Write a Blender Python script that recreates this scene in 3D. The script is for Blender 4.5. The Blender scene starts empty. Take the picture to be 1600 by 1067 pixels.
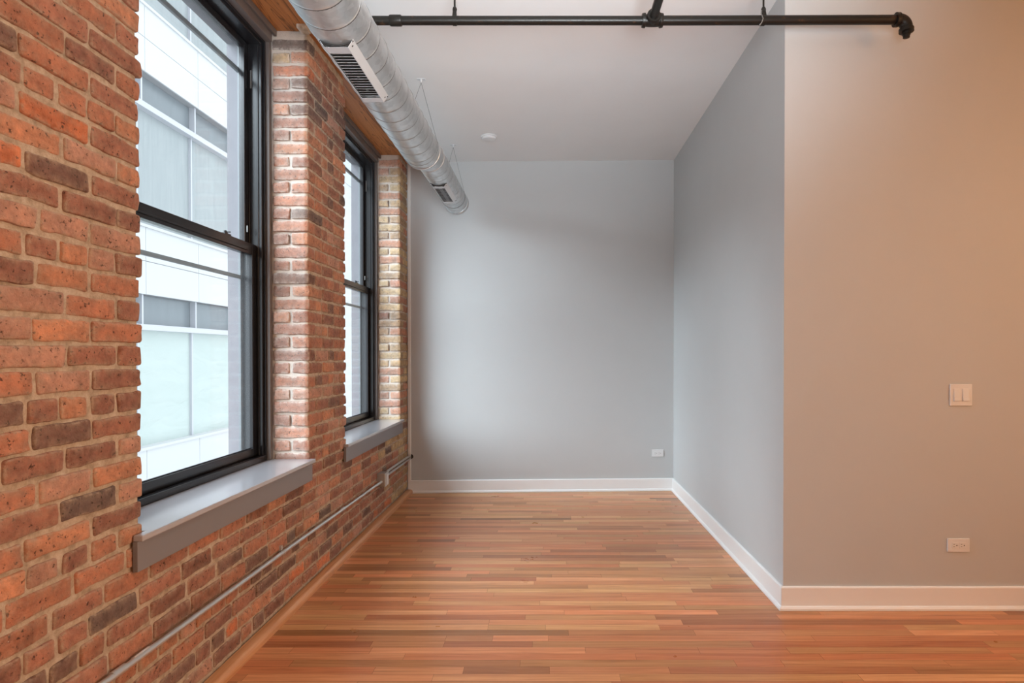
import bpy, bmesh, math, random
from mathutils import Vector, Matrix, noise
from math import pi, sin, cos, radians

random.seed(7)
S = bpy.context.scene
COL = S.collection

# ------------------------------------------------------------------ camera
CAM_H = 1.34
cam = bpy.data.objects.new('camera', bpy.data.cameras.new('camera'))
COL.objects.link(cam)
cam.location = (0, 0, CAM_H)
cam.rotation_euler = (radians(90) - 8.44e-3, 0, 0)
cam.data.sensor_width = 36
cam.data.lens = 930 / 1600 * 36
cam.data.shift_x = -57.5 / 1600
cam.data.shift_y = 29.2 / 1600
cam.data.clip_start = .05
S.camera = cam
# ------------------------------------------------------------------ view, world, lights
S.view_settings.view_transform = 'Standard'
S.view_settings.look = 'None'
S.view_settings.gamma = 1
S.view_settings.exposure = 0.12
S.view_settings.use_curve_mapping = False
W = bpy.data.worlds.new('sky'); S.world = W; W.use_nodes = True
bg = W.node_tree.nodes['Background']
bg.inputs[0].default_value = (.86, .93, 1, 1)
bg.inputs[1].default_value = 2.1


def area(name, loc, rot, sx, sy, watts, col, portal=False):
    d = bpy.data.lights.new(name, 'AREA'); d.shape = 'RECTANGLE'
    d.size = sx; d.size_y = sy; d.energy = watts; d.color = col
    o = bpy.data.objects.new(name, d); COL.objects.link(o)
    o.location = loc; o.rotation_euler = rot
    if portal: d.cycles.is_portal = True
    return o


# window openings (start, end along the brick wall)
OPEN = [(2.0, 3.40), (4.01, 5.50)]
for a, b in OPEN:
    area('window_portal', (-1.83, (a + b) / 2, 1.93), (0, radians(-90), 0), 2.4, b - a, 1, (1, 1, 1), True)
# soft bright part of the overcast sky, down the open end of the alley
sun = bpy.data.lights.new('overcast_sky_glow', 'SUN'); sun.energy = 10.5; sun.angle = radians(55); sun.color = (.80, .90, 1)
so = bpy.data.objects.new('overcast_sky_glow', sun); COL.objects.link(so)
so.rotation_euler = Vector((-.67, -.47, .50)).to_track_quat('Z', 'Y').to_euler()
WARM = (1, .52, .20)
# ceiling lamps of the room behind the camera
pd = bpy.data.lights.new('pendant_lamp_light', 'POINT'); pd.energy = 66; pd.shadow_soft_size = .15; pd.color = (1, .41, .10)
po = bpy.data.objects.new('pendant_lamp_light', pd); COL.objects.link(po); po.location = (3.7, .5, 2.45)
area('ceiling_lamp_light', (-.1, -1.2, 3.05), (0, 0, 0), .35, .35, 20, WARM)
# added fill light, unseen, aimed up to brighten the ceiling and bay
fl_ = area('ceiling_fill', (.3, -.45, 1.6), (radians(124), 0, radians(7)), .9, .9, 38, (.84, .93, 1)); fl_.data.spread = radians(64)
# added soft fill, right of the frame, to brighten the brick
sl_ = area('brick_fill', (5.1, -.1, 1.7), (0, radians(90), 0), 2.4, 4.0, 80, (1, .79, .58)); sl_.data.spread = radians(105)


# ------------------------------------------------------------------ node helpers
def mat(name, col=(.8, .8, .8), rough=.6, metal=0, **k):
    m = bpy.data.materials.new(name); m.use_nodes = True
    b = m.node_tree.nodes['Principled BSDF']
    b.inputs['Base Color'].default_value = (*col, 1)
    b.inputs['Roughness'].default_value = rough
    b.inputs['Metallic'].default_value = metal
    for kk, v in k.items(): b.inputs[kk.replace('_', ' ')].default_value = v
    return m


class N:
    def __init__(s, m):
        s.m = m; s.t = m.node_tree; s.b = s.t.nodes['Principled BSDF']

    def n(s, typ, **k):
        x = s.t.nodes.new(typ)
        for a, b in k.items(): setattr(x, a, b)
        return x

    def l(s, a, b): s.t.links.new(a, b)

    def coord(s, scale=(1, 1, 1), rot=(0, 0, 0)):
        c = s.n('ShaderNodeTexCoord'); mp = s.n('ShaderNodeMapping')
        mp.inputs['Scale'].default_value = scale; mp.inputs['Rotation'].default_value = rot
        s.l(c.outputs['Object'], mp.inputs[0]); return mp.outputs[0]

    def noise(s, co, scale, detail=4, rough=.6, dist=0):
        x = s.n('ShaderNodeTexNoise'); x.inputs['Scale'].default_value = scale
        x.inputs['Detail'].default_value = detail; x.inputs['Roughness'].default_value = rough
        x.inputs['Distortion'].default_value = dist
        if co is not None: s.l(co, x.inputs['Vector'])
        return x.outputs[0]

    def ramp(s, v, stops):
        r = s.n('ShaderNodeValToRGB'); e = r.color_ramp.elements
        while len(e) < len(stops): e.new(.5)
        for i, (p, c) in enumerate(stops):
            e[i].position = p; e[i].color = (*c, 1) if len(c) == 3 else c
        s.l(v, r.inputs[0]); return r.outputs[0]

    def mix(s, f, a, b, mode='MIX'):
        x = s.n('ShaderNodeMix'); x.data_type = 'RGBA'; x.blend_type = mode
        for v, i in ((f, 0), (a, 6), (b, 7)):
            if isinstance(v, (int, float)): x.inputs[i].default_value = v
            elif isinstance(v, tuple): x.inputs[i].default_value = (*v, 1)
            else: s.l(v, x.inputs[i])
        return x.outputs[2]

    def math(s, op, a, b=0.0):
        x = s.n('ShaderNodeMath'); x.operation = op
        for v, i in ((a, 0), (b, 1)):
            if isinstance(v, (int, float)): x.inputs[i].default_value = v
            else: s.l(v, x.inputs[i])
        return x.outputs[0]

    def bump(s, h, strength=.3, dist=.002):
        x = s.n('ShaderNodeBump'); x.inputs['Strength'].default_value = strength
        x.inputs['Distance'].default_value = dist
        s.l(h, x.inputs['Height']); s.l(x.outputs[0], s.b.inputs['Normal'])

    def base(s, v): s.l(v, s.b.inputs['Base Color'])

    def attr(s, name):
        x = s.n('ShaderNodeAttribute'); x.attribute_name = name; return x


def paint(name, col, rough=.55, bump=.05):
    m = mat(name, col, rough); g = N(m); co = g.coord()
    g.base(g.mix(g.noise(co, 3), tuple(c * .97 for c in col), tuple(min(1, c * 1.03) for c in col)))
    g.bump(g.noise(co, 350, 2), bump, .001)
    return m


M_WALL = paint('grey_wall_paint', (.495, .509, .507), .6)
M_CEIL = paint('ceiling_paint', (.76, .77, .765), .7)
M_TRIM = paint('white_trim_paint', (.80, .80, .79), .35, .02)
M_SILL = paint('grey_trim_paint_daylit', (.36, .352, .37), .3, .03)  # apron's grey paint, lightened to carry daylight on the sill
M_SILL.node_tree.nodes['Principled BSDF'].inputs['Coat Weight'].default_value = 1
M_SILL.node_tree.nodes['Principled BSDF'].inputs['Coat Roughness'].default_value = .16
M_APRON = paint('grey_trim_paint_shaded', (.185, .172, .178), .36, .03)  # same grey paint as the sill, in a darker shaded copy
M_CASE = paint('taupe_casing_paint', (.12, .10, .092), .4, .03)
M_BLACK = paint('black_window_metal', (.010, .010, .012), .22, .01)
M_PIPE = mat('black_iron', (.022, .018, .014), .38, .5)
g = N(M_PIPE); co = g.coord()
g.base(g.mix(g.ramp(g.noise(co, 22, 6), [(.60, (0, 0, 0)), (.72, (1, 1, 1))]), (.018, .016, .013), (.09, .045, .022)))
g.bump(g.noise(co, 160, 3), .25, .001)
M_PLATE = paint('white_plastic', (.70, .71, .71), .35, .0)
M_DARK = mat('dark_slot', (.02, .018, .016), .7)
M_EMT = mat('galvanised_conduit', (.62, .63, .62), .35, .75)
g = N(M_EMT); g.bump(g.noise(g.coord(), 60, 3), .1, .001)
M_WIRE = mat('steel_wire', (.22, .22, .215), .5, .6)
M_REG = mat('register_metal', (.66, .69, .71), .42, .35)
g = N(M_REG); g.bump(g.noise(g.coord(), 60, 2), .05, .001)

# galvanised duct
M_DUCT = mat('galvanised_duct', (.7, .72, .73), .33, .86)
g = N(M_DUCT); co = g.coord()
v = g.n('ShaderNodeTexVoronoi'); v.inputs['Scale'].default_value = 38; g.l(co, v.inputs['Vector'])
sp = g.mix(.5, g.noise(co, 7, 5, .65, .6), v.outputs['Color'])
g.base(g.ramp(sp, [(.15, (.53, .56, .57)), (.5, (.62, .65, .66)), (.85, (.72, .75, .76))]))
g.l(g.math('ADD', g.math('MULTIPLY', g.noise(co, 9, 5), .2), .27), g.b.inputs['Roughness'])
g.bump(g.noise(co, 5, 2), .25, .01)
M_SEAM = mat('duct_seam', (.13, .122, .11), .6, .4)

# brick and mortar
M_BRICK = mat('old_brick', (.4, .15, .08), .92)
g = N(M_BRICK); co = g.coord()
a = g.attr('brick')
c = g.mix(1.0, a.outputs['Color'], g.ramp(g.noise(co, 12, 7, .7, .5), [(.28, (.60, .57, .56)), (.5, (1, 1, 1)), (.72, (1.35, 1.28, 1.22))]), 'MULTIPLY')
c = g.mix(1.0, c, g.ramp(g.noise(co, 48, 6, .7), [(.3, (.74, .72, .70)), (.5, (1, 1, 1)), (.7, (1.22, 1.2, 1.18))]), 'MULTIPLY')
pits = g.ramp(g.noise(co, 74, 4, .62), [(.335, (.18, .135, .11)), (.395, (1, 1, 1))])
c = g.mix(1.0, c, pits, 'MULTIPLY')
soot = g.ramp(g.noise(co, 8, 4, .6), [(.60, (0, 0, 0)), (.74, (.7, .7, .7))])
c = g.mix(soot, c, (.13, .085, .065))
# mortar smeared over the arrises
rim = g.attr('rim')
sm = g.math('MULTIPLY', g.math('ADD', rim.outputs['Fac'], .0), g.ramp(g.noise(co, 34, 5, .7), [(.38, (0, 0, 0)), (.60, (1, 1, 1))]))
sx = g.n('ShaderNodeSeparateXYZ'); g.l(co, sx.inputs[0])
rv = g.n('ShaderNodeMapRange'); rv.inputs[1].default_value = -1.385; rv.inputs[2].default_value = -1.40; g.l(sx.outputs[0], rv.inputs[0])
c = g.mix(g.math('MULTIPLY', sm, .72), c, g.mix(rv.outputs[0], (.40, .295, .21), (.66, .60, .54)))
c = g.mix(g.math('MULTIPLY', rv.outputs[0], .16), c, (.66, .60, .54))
# lime and plaster crumbs, mostly low on the wall
sx = g.n('ShaderNodeSeparateXYZ'); g.l(co, sx.inputs[0])
low = g.n('ShaderNodeMapRange'); low.inputs[1].default_value = 1.1; low.inputs[2].default_value = .1
low.inputs[3].default_value = -.085; low.inputs[4].default_value = .0
g.l(sx.outputs[2], low.inputs[0])
lime = g.math('ADD', g.noise(co, 32, 7, .75, .4), low.outputs[0])
c = g.mix(g.ramp(lime, [(.625, (0, 0, 0)), (.69, (.8, .8, .8))]), c, (.62, .55, .47))
g.base(c)
h = g.math('ADD', g.math('MULTIPLY', g.noise(co, 110, 5, .65), .6), g.math('MULTIPLY', g.noise(co, 28, 4), .7))
g.bump(h, .85, .009)
M_MORTAR = mat('lime_mortar', (.5, .4, .3), .95)
g = N(M_MORTAR); co = g.coord()
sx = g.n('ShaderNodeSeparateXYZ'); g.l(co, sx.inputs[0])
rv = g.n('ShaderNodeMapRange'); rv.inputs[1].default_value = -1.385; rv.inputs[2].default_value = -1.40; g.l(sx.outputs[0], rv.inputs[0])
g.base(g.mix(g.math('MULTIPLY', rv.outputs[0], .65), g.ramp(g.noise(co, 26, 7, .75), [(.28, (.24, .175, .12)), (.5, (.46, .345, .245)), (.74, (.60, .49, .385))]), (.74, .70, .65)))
g.bump(g.noise(co, 90, 6, .7), .9, .006)


def wood(name, dark, mid, light, axis='X', scale=1.0, rough=.35, use_attr=None, knots=False):
    m = mat(name, mid, rough); g = N(m)
    sc = {'X': (1.2, 34, 34), 'Y': (34, 1.2, 34)}[axis]
    co = g.coord(tuple(q * scale for q in sc))
    if use_attr:
        at = g.attr(use_attr)
        off = g.n('ShaderNodeVectorMath'); off.operation = 'MULTIPLY_ADD'
        off.inputs[1].default_value = (37, 91, 53)
        g.l(at.outputs['Color'], off.inputs[0]); g.l(co, off.inputs[2]); co = off.outputs[0]
    n1 = g.noise(co, 1.1, 6, .62, 1.1); n2 = g.noise(co, 3.6, 4, .7, .3)
    grain = g.math('ADD', g.math('MULTIPLY', n1, .68), g.math('MULTIPLY', n2, .32))
    c = g.ramp(grain, [(.30, dark), (.47, mid), (.66, light)])
    if use_attr:
        sp = g.n('ShaderNodeSeparateColor'); g.l(at.outputs['Color'], sp.inputs[0])
        tint = g.ramp(sp.outputs[0], [(0, (.56, .51, .48)), (.07, (.72, .67, .65)), (.2, (.88, .85, .84)), (.5, (.98, .98, .99)), (.78, (1.07, 1.12, 1.16)), (1, (1.24, 1.38, 1.52))])
        c = g.mix(1.0, c, tint, 'MULTIPLY')
        hue = g.ramp(sp.outputs[1], [(0, (1.08, .90, .86)), (.5, (1, 1, 1)), (1, (.93, 1.06, .98))])
        c = g.mix(1.0, c, hue, 'MULTIPLY')
    if knots:
        vn = g.noise(g.coord((9, .7, 9)), 1.4, 3, .5, 1.6)
        c = g.mix(g.ramp(vn, [(.475, (0, 0, 0)), (.49, (.7, .7, .7)), (.5, (.7, .7, .7)), (.515, (0, 0, 0))]), c, tuple(q * .35 for q in dark))
    g.base(c)
    g.bump(grain, .06, .002)
    return m


M_FLOOR = wood('oak_floor', (.34, .120, .044), (.53, .215, .086), (.66, .305, .138), 'X', 1, .26, 'plank')
g = N(M_FLOOR); co = g.coord()
g.l(g.math('ADD', g.math('MULTIPLY', g.noise(co, 5, 5), .14), .23), g.b.inputs['Roughness'])
g.b.inputs['Coat Weight'].default_value = .08; g.b.inputs['Coat Roughness'].default_value = .15; g.b.inputs['Specular IOR Level'].default_value = .38
M_SHOE = wood('oak_trim', (.36, .15, .055), (.50, .23, .095), (.60, .31, .15), 'Y', 1, .3)
M_BEAM = wood('fir_beam', (.26, .085, .022), (.42, .155, .042), (.50, .20, .062), 'Y', .55, .5, None, True)
M_SUB = mat('subfloor_gap', (.05, .022, .01), .8)

# exterior
M_PANEL = mat('white_cladding', (.56, .56, .565), .6)
M_PJOINT = mat('cladding_joint', (.22, .22, .23), .8)
M_STONE = mat('lilac_render', (.30, .29, .32), .8)
g = N(M_STONE); co = g.coord(); g.base(g.mix(g.noise(co, 12, 5), (.145, .14, .152), (.20, .19, .205)))
M_MULL = mat('aluminium_mullion', (.50, .50, .54), .4, .2)
M_GREYGLASS = mat('grey_spandrel_glass', (.22, .26, .285), .3)
g = N(M_GREYGLASS); co = g.coord((1, 1, .25)); g.base(g.mix(g.noise(co, 9, 4), (.10, .125, .14), (.15, .175, .19)))
M_SHADE = mat('frosted_shade_glass', (.30, .345, .35), .5)
g = N(M_SHADE); co = g.coord((1, 5, .5)); g.base(g.mix(g.noise(co, 3, 4), (.22, .25, .255), (.34, .365, .365)))
M_PAPER = mat('pale_green_window_paper', (.50, .60, .565), .8)
g = N(M_PAPER); co = g.coord((1, 1, 2.6)); g.bump(g.noise(co, 1.1, 2, .4, 1.2), .3, .12)
g.base(g.mix(g.noise(co, 1.2, 3), (.42, .49, .46), (.50, .56, .53)))
M_GROUND = mat('alley_ground', (.25, .25, .25), .9)
M_SOFF = mat('soffit_grey', (.26, .27, .29), .8)

# window glass: see-through, faint reflection, a trace of grime
M_GLASS = bpy.data.materials.new('window_glass'); M_GLASS.use_nodes = True
t = M_GLASS.node_tree; t.nodes.clear()
o_ = t.nodes.new('ShaderNodeOutputMaterial'); tr = t.nodes.new('ShaderNodeBsdfTransparent')
gl = t.nodes.new('ShaderNodeBsdfGlossy'); gl.inputs['Roughness'].default_value = .02
lw0 = t.nodes.new('ShaderNodeLayerWeight'); lw0.inputs[0].default_value = .5
lw1 = t.nodes.new('ShaderNodeMath'); lw1.operation = 'POWER'; lw1.inputs[1].default_value = 5; t.links.new(lw0.outputs['Facing'], lw1.inputs[0])
lw = t.nodes.new('ShaderNodeMath'); lw.operation = 'MULTIPLY_ADD'; lw.inputs[1].default_value = .5; lw.inputs[2].default_value = .03; t.links.new(lw1.outputs[0], lw.inputs[0])
mx = t.nodes.new('ShaderNodeMixShader'); tr.inputs[0].default_value = (.95, .97, .97, 1)
df = t.nodes.new('ShaderNodeBsdfTranslucent'); df.inputs[0].default_value = (.9, .93, .95, 1)
mx2 = t.nodes.new('ShaderNodeMixShader'); mx2.inputs[0].default_value = .018
t.links.new(tr.outputs[0], mx2.inputs[1]); t.links.new(df.outputs[0], mx2.inputs[2])
t.links.new(lw.outputs[0], mx.inputs[0]); t.links.new(mx2.outputs[0], mx.inputs[1])
t.links.new(gl.outputs[0], mx.inputs[2]); t.links.new(mx.outputs[0], o_.inputs[0])


# ------------------------------------------------------------------ mesh helpers
class MB:
    def __init__(s): s.v = []; s.f = []; s.m = []; s.c = None

    def add(s, vs, fs, mi=0):
        o = len(s.v); s.v += [tuple(x) for x in vs]; s.f += [tuple(i + o for i in f) for f in fs]
        s.m += [mi] * len(fs); return s

    def box(s, x0, x1, y0, y1, z0, z1, mi=0):
        return s.add([(x0, y0, z0), (x1, y0, z0), (x1, y1, z0), (x0, y1, z0), (x0, y0, z1), (x1, y0, z1), (x1, y1, z1), (x0, y1, z1)],
                     [(0, 3, 2, 1), (4, 5, 6, 7), (0, 1, 5, 4), (1, 2, 6, 5), (2, 3, 7, 6), (3, 0, 4, 7)], mi)

    def tube(s, pts, r, n=16, mi=0, cap=True, closed=False):
        pts = [Vector(p) for p in pts]; R = r if isinstance(r, (list, tuple)) else [r] * len(pts)
        vs = []; up = None; L = len(pts)
        for i, p in enumerate(pts):
            a = pts[(i - 1) % L] if (i or closed) else p; b = pts[(i + 1) % L] if (i < L - 1 or closed) else p
            d = (b - a).normalized()
            if up is None:
                up = Vector((0, 0, 1)) if abs(d.z) < .9 else Vector((1, 0, 0))
            u = (up - d * up.dot(d)).normalized(); w = d.cross(u); up = u
            vs += [p + (u * cos(2 * pi * k / n) + w * sin(2 * pi * k / n)) * R[i] for k in range(n)]
        fs = []
        for i in range(L if closed else L - 1):
            j = (i + 1) % L
            for k in range(n):
                k2 = (k + 1) % n; fs.append((i * n + k, i * n + k2, j * n + k2, j * n + k))
        if cap and not closed:
            fs.append(tuple(range(n - 1, -1, -1))); fs.append(tuple((L - 1) * n + k for k in range(n)))
        return s.add(vs, fs, mi)

    def lathe(s, prof, c, axis, n=24, mi=0):
        """prof: list of (distance along axis, radius)"""
        a = Vector(axis).normalized(); u = a.orthogonal().normalized(); w = a.cross(u); c = Vector(c)
        vs = []
        for t, r in prof: vs += [c + a * t + (u * cos(2 * pi * k / n) + w * sin(2 * pi * k / n)) * r for k in range(n)]
        fs = [(i * n + k, i * n + (k + 1) % n, (i + 1) * n + (k + 1) % n, (i + 1) * n + k) for i in range(len(prof) - 1) for k in range(n)]
        fs += [tuple(range(n - 1, -1, -1)), tuple((len(prof) - 1) * n + k for k in range(n))]
        return s.add(vs, fs, mi)

    def profile(s, prof, p0, p1, ax_out, mi=0, m0=(0, 0), m1=(0, 0)):
        """sweep (out, up) profile from p0 to p1; mitre: extra length per unit out at each end"""
        p0 = Vector(p0); p1 = Vector(p1); d = (p1 - p0).normalized(); o = Vector(ax_out)
        vs = [p0 + o * a + Vector((0, 0, b)) + d * (-m0[0] * a) for a, b in prof] + \
             [p1 + o * a + Vector((0, 0, b)) + d * (m1[0] * a) for a, b in prof]
        n = len(prof)
        fs = [(k, (k + 1) % n, n + (k + 1) % n, n + k) for k in range(n)] + [tuple(range(n - 1, -1, -1)), tuple(range(n, 2 * n))]
        return s.add(vs, fs, mi)

    def build(s, name, mats, parent=None, bevel=0, smooth=None, seg=2):
        me = bpy.data.meshes.new(name); me.from_pydata(s.v, [], s.f)
        for m in (mats if isinstance(mats, (list, tuple)) else [mats]): me.materials.append(m)
        if any(s.m): me.polygons.foreach_set('material_index', s.m)
        b = bmesh.new(); b.from_mesh(me); bmesh.ops.recalc_face_normals(b, faces=b.faces); b.to_mesh(me); b.free()
        o = bpy.data.objects.new(name, me); COL.objects.link(o)
        if smooth is not None:
            me.polygons.foreach_set('use_smooth', [True] * len(me.polygons))
            try: me.set_sharp_from_angle(angle=radians(smooth))
            except Exception: pass
        if bevel:
            md = o.modifiers.new('bevel', 'BEVEL'); md.width = bevel; md.segments = seg; md.limit_method = 'ANGLE'
            md.angle_limit = radians(40)
        if parent is not None:
            o.parent = parent
            if parent.type == 'EMPTY': o.matrix_parent_inverse = Matrix.Translation(-Vector(parent.location))
        return o


def tag(o, label=None, cat=None, group=None, kind=None):
    if label: o['label'] = label
    if cat: o['category'] = cat
    if group: o['group'] = group
    if kind: o['kind'] = kind
    return o


def empty(name, loc, label=None, cat=None, group=None, kind=None):
    o = bpy.data.objects.new(name, None); COL.objects.link(o); o.location = loc; o.empty_display_size = .1
    return tag(o, label, cat, group, kind)


def struct(o, label=None, cat='wall'): return tag(o, label, cat, None, 'structure')


# ------------------------------------------------------------------ shell
XW, XR, YF, YB0, YB1, YR = -1.37, 1.235, 3.128, 5.775, 5.888, -3.0
def ceil_z(x): return 3.265 - .0222 * (1.25 - x)


XE = 5.2
# ceiling (one old, slightly sagging plane)
b = MB()
for x0, x1 in ((-1.85, XE),):
    b.add([(x0, YR, ceil_z(x0)), (x1, YR, ceil_z(x1)), (x1, 6.1, ceil_z(x1)), (x0, 6.1, ceil_z(x0)),
           (x0, YR, 3.6), (x1, YR, 3.6), (x1, 6.1, 3.6), (x0, 6.1, 3.6)],
          [(0, 1, 2, 3), (7, 6, 5, 4), (0, 4, 5, 1), (1, 5, 6, 2), (2, 6, 7, 3), (3, 7, 4, 0)])
struct(b.build('ceiling', M_CEIL), 'smooth pale grey painted ceiling above the empty room', 'ceiling')

b = MB(); b.add([(-1.37, YB0, 0), (XR, YB1, 0), (XR, 6.1, 0), (-1.85, 6.1, 0), (-1.85, YB0 - .02, 0)] + [(-1.37, YB0, 3.3), (XR, YB1, 3.3), (XR, 6.1, 3.3), (-1.85, 6.1, 3.3), (-1.85, YB0 - .02, 3.3)],
                [(0, 1, 6, 5), (1, 2, 7, 6), (2, 3, 8, 7), (3, 4, 9, 8), (4, 0, 5, 9), (4, 3, 2, 1, 0), (5, 6, 7, 8, 9)])
struct(b.build('wall_back', M_WALL), 'light grey painted end wall facing the camera behind the duct end')
b = MB().box(XR, XR + .12, YF, 6.1, 0, 3.4)
struct(b.build('wall_right', M_WALL), 'light grey painted side wall opposite the far brick window')
b = MB().box(XR + .12, XE, YF, YF + .12, 0, 3.4)
b.box(XR, XR + .12, YF - .0005, YF, 0, 3.4)
struct(b.build('wall_front', M_WALL), 'painted wall glowing warm tan, with the white switch on it')
struct(MB().box(XE, XE + .1, YR, YF, 0, 3.4).build('wall_side', M_WALL), 'painted wall closing the room on the right, out of frame')
struct(MB().box(-1.85, XE, YR - .1, YR, 0, 3.4).build('wall_rear', M_WALL), 'painted wall behind the camera')

# floor: strip oak, boards laid across the room
b = MB(); cols = []
b.box(-1.85, XE, YR, 6.1, -.12, -.0015, 1); cols += [(0, 0, 0)] * 6
PW = .0572; y = YR; rnd = random.Random(3)
while y < 5.92:
    x = -1.42 - rnd.random() * .9; x1m = XE
    while x < x1m:
        L = rnd.choice([.25, .35, .45, .6, .7, .85, 1.0, 1.2]) * (.8 + .4 * rnd.random())
        a0 = max(x, -1.84); a1 = min(x + L, x1m)
        if a1 > a0 + .01 and not (y > YF + .1 and a0 > 1.3):
            gp = .0004
            dz = rnd.random() * .0003
            b.add([(a0 + gp, y + gp, dz - .0003), (a1 - gp, y + gp, dz - .0003), (a1 - gp, y + PW - gp, dz - .0003), (a0 + gp, y + PW - gp, dz - .0003)], [(0, 1, 2, 3)], 0)
            cols.append((rnd.random(), rnd.random(), rnd.random()))
        x += L
    y += PW
fl = b.build('floor', [M_FLOOR, M_SUB])
# recalc may flip lone quads: make boards face up
bm = bmesh.new(); bm.from_mesh(fl.data)
for f in bm.faces:
    if f.material_index == 0 and f.normal.z < 0: f.normal_flip()
bm.to_mesh(fl.data); bm.free()
ca = fl.data.color_attributes.new('plank', 'FLOAT_COLOR', 'CORNER')
buf = []
for p in fl.data.polygons: buf += [*cols[p.index], 1.0] * p.loop_total
ca.data.foreach_set('color', buf)
struct(fl, 'varnished strip oak floor of narrow reddish boards', 'floor')

# baseboards: board, rounded cap, quarter shoe
BP = [(0, 0), (.026, 0), (.026, .012), (.021, .021), (.0145, .0235), (.0145, .117), (.012, .1225), (.004, .124), (0, .124)]
dB = Vector((XR + 1.37, YB1 - YB0, 0)).normalized(); nB = Vector((dB.y, -dB.x, 0))
b = MB().profile(BP, (-1.366, YB0 + .0002, 0), (XR, YB1, 0), tuple(nB), m1=(-1, 0))
struct(b.build('baseboard_back', M_TRIM, bevel=.0015), 'white baseboard along the grey end wall', 'baseboard')
b = MB().profile(BP, (XR, YB1 + .0, 0), (XR, YF, 0), (-1, 0, 0), m0=(-1, 0), m1=(1, 0))
struct(b.build('baseboard_right', M_TRIM, bevel=.0015), 'white baseboard running back along the grey side wall', 'baseboard')
b = MB().profile(BP, (XR, YF, 0), (XE, YF, 0), (0, -1, 0), m0=(1, 0))
struct(b.build('baseboard_front', M_TRIM, bevel=.0015), 'white baseboard under the warm tan wall', 'baseboard')
# oak shoe strip under the brick
sp_ = [(0, 0), (.052, 0), (.053, .012), (.050, .026), (.043, .036), (.034, .040), (0, .041)]
b = MB().profile(sp_, (XW, YR, 0), (XW + .0, YB0 - .02, 0), (1, 0, 0))
struct(b.build('trim_1', M_SHOE, smooth=50), 'rounded oak strip on the floor along the foot of the brick wall', 'trim')
# plaster stop bead where the end wall meets the brick
b = MB().box(-1.366, -1.338, YB0 - .012, YB0 + .01, .122, 3.195)
struct(b.build('trim_2', M_TRIM, bevel=.003), 'thin pale corner bead between the brick and the end wall', 'trim')

# ------------------------------------------------------------------ brick wall
PITCH, K0, ZTOP, ZSILL = .0737, 1.19, 3.187, .74
bk = MB(); bcol = []; brim = []
rb = random.Random(11)


def grid_coords(a, b, r, step):
    n = max(1, int(round((b - a - 2 * r) / step)))
    return [a, a + r * .35] + [a + r + (b - a - 2 * r) * i / n for i in range(n + 1)] + [b - r * .35, b]


def rbox(x0, x1, y0, y1, z0, z1, r, step, amp, mi, seed, col, low=False):
    if low: gx, gy, gz = [x0, x1], [y0, y1], [z0, z1]
    else: gx, gy, gz = grid_coords(x0, x1, r, step), grid_coords(y0, y1, r, step), grid_coords(z0, z1, r, step)
    c = Vector(((x0 + x1) / 2, (y0 + y1) / 2, (z0 + z1) / 2)); h = Vector(((x1 - x0) / 2, (y1 - y0) / 2, (z1 - z0) / 2))
    idx = {}; vs = []; fs = []; rims = []

    def V(i, j, k):
        q = (i, j, k)
        if q in idx: return idx[q]
        p = Vector((gx[i], gy[j], gz[k]))
        if not low:
            d = p - c
            cl = Vector([max(-(h[t] - r), min(h[t] - r, d[t])) for t in range(3)])
            e = d - cl
            if e.length > 1e-9: p = c + cl + e.normalized() * min(r, max(abs(e.x), abs(e.y), abs(e.z)))
            nv = noise.noise_vector(p * 13 + seed) * amp + noise.noise_vector(p * 52 + seed) * (amp * .5)
            p = p + nv
        ne = sum(1 for t_, gg in ((i, gx), (j, gy), (k, gz)) if t_ < 2 or t_ > len(gg) - 3)
        n3 = sum(1 for t_, gg in ((i, gx), (j, gy), (k, gz)) if t_ < 3 or t_ > len(gg) - 4)
        rims.append(0.0 if low else (1.0 if ne >= 2 else (.40 if n3 >= 2 else 0.0)))
        idx[q] = len(vs); vs.append(p); return idx[q]
    A, B, Cc = len(gx) - 1, len(gy) - 1, len(gz) - 1
    for i in range(A):
        for j in range(B):
            fs.append((V(i, j, 0), V(i, j + 1, 0), V(i + 1, j + 1, 0), V(i + 1, j, 0)))
            fs.append((V(i, j, Cc), V(i + 1, j, Cc), V(i + 1, j + 1, Cc), V(i, j + 1, Cc)))
        for k in range(Cc):
            fs.append((V(i, 0, k), V(i + 1, 0, k), V(i + 1, 0, k + 1), V(i, 0, k + 1)))
            fs.append((V(i, B, k), V(i, B, k + 1), V(i + 1, B, k + 1), V(i + 1, B, k)))
    for j in range(B):
        for k in range(Cc):
            fs.append((V(A, j, k), V(A, j + 1, k), V(A, j + 1, k + 1), V(A, j, k + 1)))
    bk.add(vs, fs, mi); brim.extend(rims); bcol.extend([col] * len(fs))


PAL = [((.42, .160, .085), 30), ((.34, .135, .080), 26), ((.50, .205, .105), 16), ((.27, .110, .068), 20),
       ((.19, .092, .062), 11), ((.135, .080, .060), 3), ((.46, .225, .145), 16), ((.56, .165, .065), 2)]
YEL = [((.48, .335, .175), 5), ((.42, .275, .140), 5), ((.34, .215, .115), 3), ((.42, .19, .11), 4)]


def pick(p):
    t_ = rb.random() * sum(w for _, w in p)
    for c, w in p:
        t_ -= w
        if t_ <= 0: break
    k = .88 + .24 * rb.random()
    return tuple(q * k for q in c)


def bcolor(y, z):
    py = max(0, min(.85, (y - 4.7) / 1.0)) if z < 3.0 else .15
    if y > 5.35: py = .78 if z < 2.95 else .3
    if rb.random() < py: return pick(YEL)
    c = pick(PAL)
    if .35 < z < .72 and 2.0 < y < 3.8 and rb.random() < .4: c = tuple(q * .66 for q in c)
    return (c[0] * .90, c[1] * .95, c[2] * 1.02)


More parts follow.
